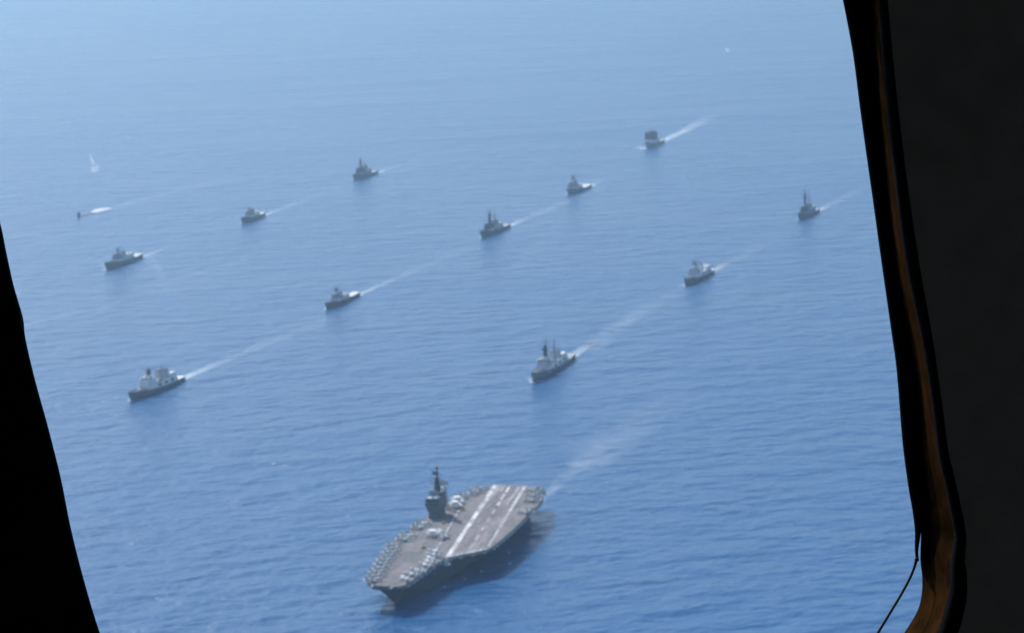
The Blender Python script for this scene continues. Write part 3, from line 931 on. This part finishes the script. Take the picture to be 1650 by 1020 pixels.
for k, (x, y, d) in enumerate(((54, 31, -60), (36, 27, -60), (18, 21, -50), (96, 38, -70))):
    place_jet(x, y, d, 'jet parked on the port quarter outside the landing strip, %s of four' % ORD[k])
place_jet(188, -1, 170, 'jet standing alone mid deck pointing aft beside the landing strip')
place_jet(172, -11, 200, 'jet standing mid deck between the island and the landing strip')
pl = make_prop()
on_deck(pl, 72, -28, 60, 'white propeller plane with radar disc, parked farther behind the island', 'propeller planes on the carrier deck')
p2 = copy_tree(pl)
on_deck(p2, 88, -24.5, 75, 'white propeller plane with radar disc, parked right against the island', 'propeller planes on the carrier deck')
p3 = copy_tree(pl)
on_deck(p3, 186, -11, 90, 'white propeller plane with radar disc standing alone ahead of the island', 'propeller planes on the carrier deck')

# tow tractors
def make_tractor():
    root = thing('tow_tractor', '', 'tractor')
    MB().box(0, 0, .5, 4.0, 2.0, .8, tx=.95, ty=.95).build('body', 'yellow_paint', root)
    MB().box(.2, 0, 1.3, 1.0, 1.4, .5).build('seat', 'dark_grey', root)
    for x in (-1.3, 1.3):
        for y in (-.9, .9):
            MB().tube((x, y - .15, .45), (x, y + .15, .45), .45, n=8).build('wheel', 'dark_grey', root)
    return root
tr = make_tractor()
on_deck(tr, 142, -18, 20, 'small yellow tow tractor in front of the island', 'tow tractors on the carrier deck')
t2 = copy_tree(tr); on_deck(t2, 222, -8, 140, 'small yellow tow tractor near the forward jets', 'tow tractors on the carrier deck')
t3 = copy_tree(tr); on_deck(t3, 96, -16, 70, 'small yellow tow tractor behind the island beside the planes', 'tow tractors on the carrier deck')

# foam round the carrier
def cpt(x, y):
    c, s = math.cos(HA), math.sin(HA)
    return (HX + x * c - y * s, HY + x * s + y * c)
wake([(22, 2150), (60, 2290), (106, 2428), (152, 2580), (215, 2760)], 14, 52, 'foam_faint')
for sg in (-1,):
    wake([cpt(318, sg * 1.5), cpt(296, sg * 12), cpt(262, sg * 24), cpt(215, sg * 31)], 3, 9, 'foam_faint', name='bow_wave', z=.4, segs=14)
for x, y, l in ((262, 22, 7), (212, 36, 10), (184, 51, 9), (236, 30, 6), (150, 40, 8)):
    wake([cpt(x, y), cpt(x - l, y + 1)], 3.5, 4.5, 'foam_strong', name='whitecap', z=.45, segs=4)
# broken patches of old wake and bow foam
for pts, a_, b_, m_ in (([(60, 2270), (110, 2425), (150, 2560), (215, 2740)], 50, 95, 'foam_faint'), ([(96, 2920), (134, 3080)], 24, 40, 'foam_faint'),
                        ([(130, 3080), (190, 3280)], 34, 44, 'foam_faint'), ([(-136, 2478), (-100, 2500)], 20, 20, 'foam_faint'), ([(300, 5470), (286, 5560)], 26, 34, 'foam_strong'), ([(262, 5548), (248, 5590)], 12, 16, 'foam_soft'),
                        ([(18, 2735), (12, 2768)], 7, 11, 'foam_soft'), ([(-612, 3706), (-630, 3780), (-660, 3880)], 8, 14, 'foam_soft'), ([(-566, 3860), (-520, 3640), (-470, 3400)], 14, 26, 'foam_faint')):
    wake(pts, a_, b_, m_, segs=12)
# scattered whitecaps
rnd = random.Random(3)
wcm = []
for k in range(60):
    y = rnd.uniform(1900, 4300)
    x = rnd.uniform(-.17, .16) * y
    l = rnd.uniform(3, 8)
    wcm.append(wake([(x, y), (x + l, y + l * .3)], 1.2, 1.8, 'foam_soft', name='whitecap', z=.3, segs=3))

# ------------------------------------------------------------------ the aircraft cabin round the camera
CT = Matrix.Translation((0, 0, CAM_H)) @ CROT.to_4x4()
def W(px, py, d):
    """point of the window wall: px,py measured on the wall plane as seen from the seat, d metres from it"""
    return ((px - 825) / 4000 * d, -(py - 510) / 4000 * d, -d)

def catmull(pts, n, closed=True):
    out = []
    m = len(pts)
    rng = m if closed else m - 1
    for i in range(rng):
        g = lambda k: Vector(pts[k % m] if closed else pts[max(0, min(m - 1, k))])
        p0, p1, p2, p3 = g(i - 1), g(i), g(i + 1), g(i + 2)
        for k in range(n):
            t = k / n
            out.append(.5 * ((2 * p1) + (p2 - p0) * t + (2 * p0 - 5 * p1 + 4 * p2 - p3) * t * t + (3 * p1 - p0 - 3 * p2 + p3) * t ** 3))
    if not closed: out.append(Vector(pts[-1]))
    return out

RIMC = [(1400, 0), (1409, 140), (1421, 280), (1437, 420), (1453, 510), (1468, 600), (1477, 711), (1482, 780), (1484, 850), (1483, 900), (1486, 930), (1485, 958), (1478, 985), (1457, 1020),
        (1415, 1085), (1340, 1160), (1220, 1205), (900, 1220), (420, 1220), (240, 1200), (10, 1130), (-60, 1030), (-95, 900), (-135, 740), (-165, 590), (-200, 420), (-230, 240), (-250, 80), (-260, -60), (-240, -170),
        (-130, -250), (0, -285), (500, -290), (1100, -290), (1290, -270), (1370, -200), (1392, -110)]
RIM = catmull(RIMC, 4)
def lerp_tab(tab, y):
    if y <= tab[0][0]: return tab[0][1:]
    for a, b in zip(tab[:-1], tab[1:]):
        if y <= b[0]:
            t = (y - a[0]) / (b[0] - a[0])
            return tuple(a[i] + (b[i] - a[i]) * t for i in range(1, len(a)))
    return tab[-1][1:]
WT = [(0, 14, 16), (420, 21, 22), (600, 26, 16), (740, 33, 17), (863, 54, 19), (970, 40, 32), (1020, 46, 32)]
def offset_loop(loop, fn):
    out = []
    n = len(loop)
    for i, p in enumerate(loop):
        d = (loop[(i + 1) % n] - loop[i - 1]).normalized()
        nn = Vector((-d.y, d.x)) * -1          # clockwise on screen (y down): outward
        c = Vector((680, 450))
        if nn.dot(p - c) < 0: nn = -nn
        out.append(p + nn * fn(p))
    return out
wf = lambda i: (lambda p: lerp_tab(WT, p.y)[i] if p.x > 700 else (26, 24)[i])
L1 = offset_loop(RIM, lambda p: wf(0)(p) * .45)
L2 = offset_loop(RIM, lambda p: wf(0)(p))
L3 = offset_loop(L2, lambda p: wf(1)(p) * .5)
L4 = offset_loop(L2, lambda p: wf(1)(p))
def ring(loops_d):
    mb = MB()
    mb.loft([[W(p.x, p.y, d) for p in lp] for lp, d in loops_d], closed=True, caps=False)
    return mb
window = link('aircraft_window', None)
window.matrix_world = CT
tag(window, 'dark aircraft window frame with brown inner rim that the sea is seen through', 'window')
def wpart(mb, name, mat, smooth=True):
    o = mb.build(name, mat, window, smooth)
    return o
rim_o = offset_loop(RIM, lambda p: 0)
wpart(ring([(RIM, 1.10), (RIM, 1.066), (L1, 1.052), (L2, 1.030)]), 'rim', 'rim_brown')
wpart(ring([(L2, 1.031), (L2, 1.018), (L3, 1.010), (L4, 1.016), (L4, 1.026)]), 'gasket', 'black_rubber')
# seal strip lying over the edge of the pane: runs from the lower right corner up, over the top and down the left
SEAL = [(1476, 905), (1474, 885), (1474, 855), (1470, 822), (1463, 781), (1454, 711), (1445, 600), (1437, 540), (1427, 470), (1417, 400), (1406, 320), (1396, 250), (1385, 170), (1374, 85), (1358, 0), (1345, -60),
        (1310, -150), (1200, -220), (700, -235), (100, -230), (-70, -200), (-120, -130), (-112, -10), (-75, 110), (-35, 240), (-2, 350), (11, 410), (22, 460), (37, 512), (41, 545), (56, 610), (78, 690), (98, 770), (114, 850), (134, 930), (161, 1020), (196, 1110)]
SL = catmull(SEAL, 4, closed=False)
sm = MB()
rgs = []
for i, p in enumerate(SL):
    a = SL[max(0, i - 1)]; b = SL[min(len(SL) - 1, i + 1)]
    d = (b - a).normalized(); nn = Vector((-d.y, d.x))
    if nn.dot(p - Vector((680, 450))) < 0: nn = -nn
    wo = 250 if p.x < 700 else 46
    if p.x > 700 and p.y > 600: wo = max(5, 46 - (p.y - 600) * .14)
    q = p + nn * wo; h_ = p + nn * min(6, wo * .4)
    rgs.append([W(p.x, p.y, 1.068), W(p.x, p.y, 1.062), W(h_.x, h_.y, 1.058), W(q.x, q.y, 1.060), W(q.x, q.y, 1.069)])
sm.loft(rgs)
wpart(sm, 'seal', 'black_rubber')
# pane: a closed sheet of clear plastic just outside the seal
big = offset_loop(RIM, lambda p: 10)
pn = MB().loft([[W(p.x, p.y, d) for p in big] for d in (1.076, 1.080)])
wpart(pn, 'pane', 'clear_pane', False)
# dried smudges on the pane
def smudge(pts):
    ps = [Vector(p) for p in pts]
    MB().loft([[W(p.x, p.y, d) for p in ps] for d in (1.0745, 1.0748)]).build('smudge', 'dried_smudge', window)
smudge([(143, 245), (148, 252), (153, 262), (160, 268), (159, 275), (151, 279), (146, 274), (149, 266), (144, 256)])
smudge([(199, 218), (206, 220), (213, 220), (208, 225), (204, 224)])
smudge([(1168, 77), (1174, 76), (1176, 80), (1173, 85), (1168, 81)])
# panel of the cabin wall round the window
OUTER = []
for p in L4:
    v = p - Vector((660, 460))
    k = min(4200 / max(abs(v.x), 1), 4200 / max(abs(v.y), 1))
    OUTER.append(Vector((660, 460)) + v * k)
MID = [a.lerp(b, .12) for a, b in zip(L4, OUTER)]
def top_obj(mb, name, mat, kind=None, smooth=False):
    o = mb.build(name, mat, None, smooth); o.matrix_world = CT
    if kind: o['kind'] = kind
    return o
top_obj(ring([(L4, 1.034), (L4, 1.021), (MID, 1.012), (OUTER, 0.99), (OUTER, 1.02), (MID, 1.04)]), 'wall', 'cabin_lining', 'structure', False)
# rest of the cabin: closed shell behind and beside the seat
S = 1.02
top_obj(MB().box(0, 1.09, -1.03, 2.4, .05, 3.0), 'ceiling', 'cabin_lining', 'structure')
top_obj(MB().box(0, -1.09, -1.03, 2.4, .05, 3.0), 'floor', 'cabin_dark', 'structure')
bw_ = MB()                        # rear wall; unseen opening added to throw daylight on the window panel
bw_.box(-.95, 0, 1.97, .5, 2.3, .05).box(.75, 0, 1.97, .9, 2.3, .05)
bw_.box(-.2, .9, 1.97, 1.0, .5, .05).box(-.2, -.95, 1.97, 1.0, .4, .05)
top_obj(bw_, 'wall', 'cabin_lining', 'structure')
for sg in (-1, 1):
    top_obj(MB().box(sg * 1.09, 0, -1.03, .05, 2.3, 3.0), 'wall', 'cabin_lining', 'structure')
# loose cord from the seal end across the lower right corner
CORD = catmull([(1477, 899), (1474, 912), (1466, 932), (1452, 958), (1434, 988), (1414, 1021), (1392, 1060), (1362, 1110)], 5, closed=False)
cm = MB()
cr = []
for i, p in enumerate(CORD):
    a = CORD[max(0, i - 1)]; b = CORD[min(len(CORD) - 1, i + 1)]
    d = (b - a).normalized(); nn = Vector((-d.y, d.x))
    rr = 2.2 if i > 6 else 2.2 + (6 - i) * .12
    base = Vector(W(p.x, p.y, 1.056)); e = Vector((nn.x, -nn.y, 0)) * rr * 1.056 / 4000; z = Vector((0, 0, 1)) * rr * 1.056 / 4000
    cr.append([base + e * math.cos(t) + z * math.sin(t) for t in [2 * math.pi * k / 8 for k in range(8)]])
cm.loft(cr)
cord = cm.build('cord', 'cord_black', None, True); cord.matrix_world = CT
tag(cord, 'thin black cord hanging loose across the lower right corner of the window', 'cord')
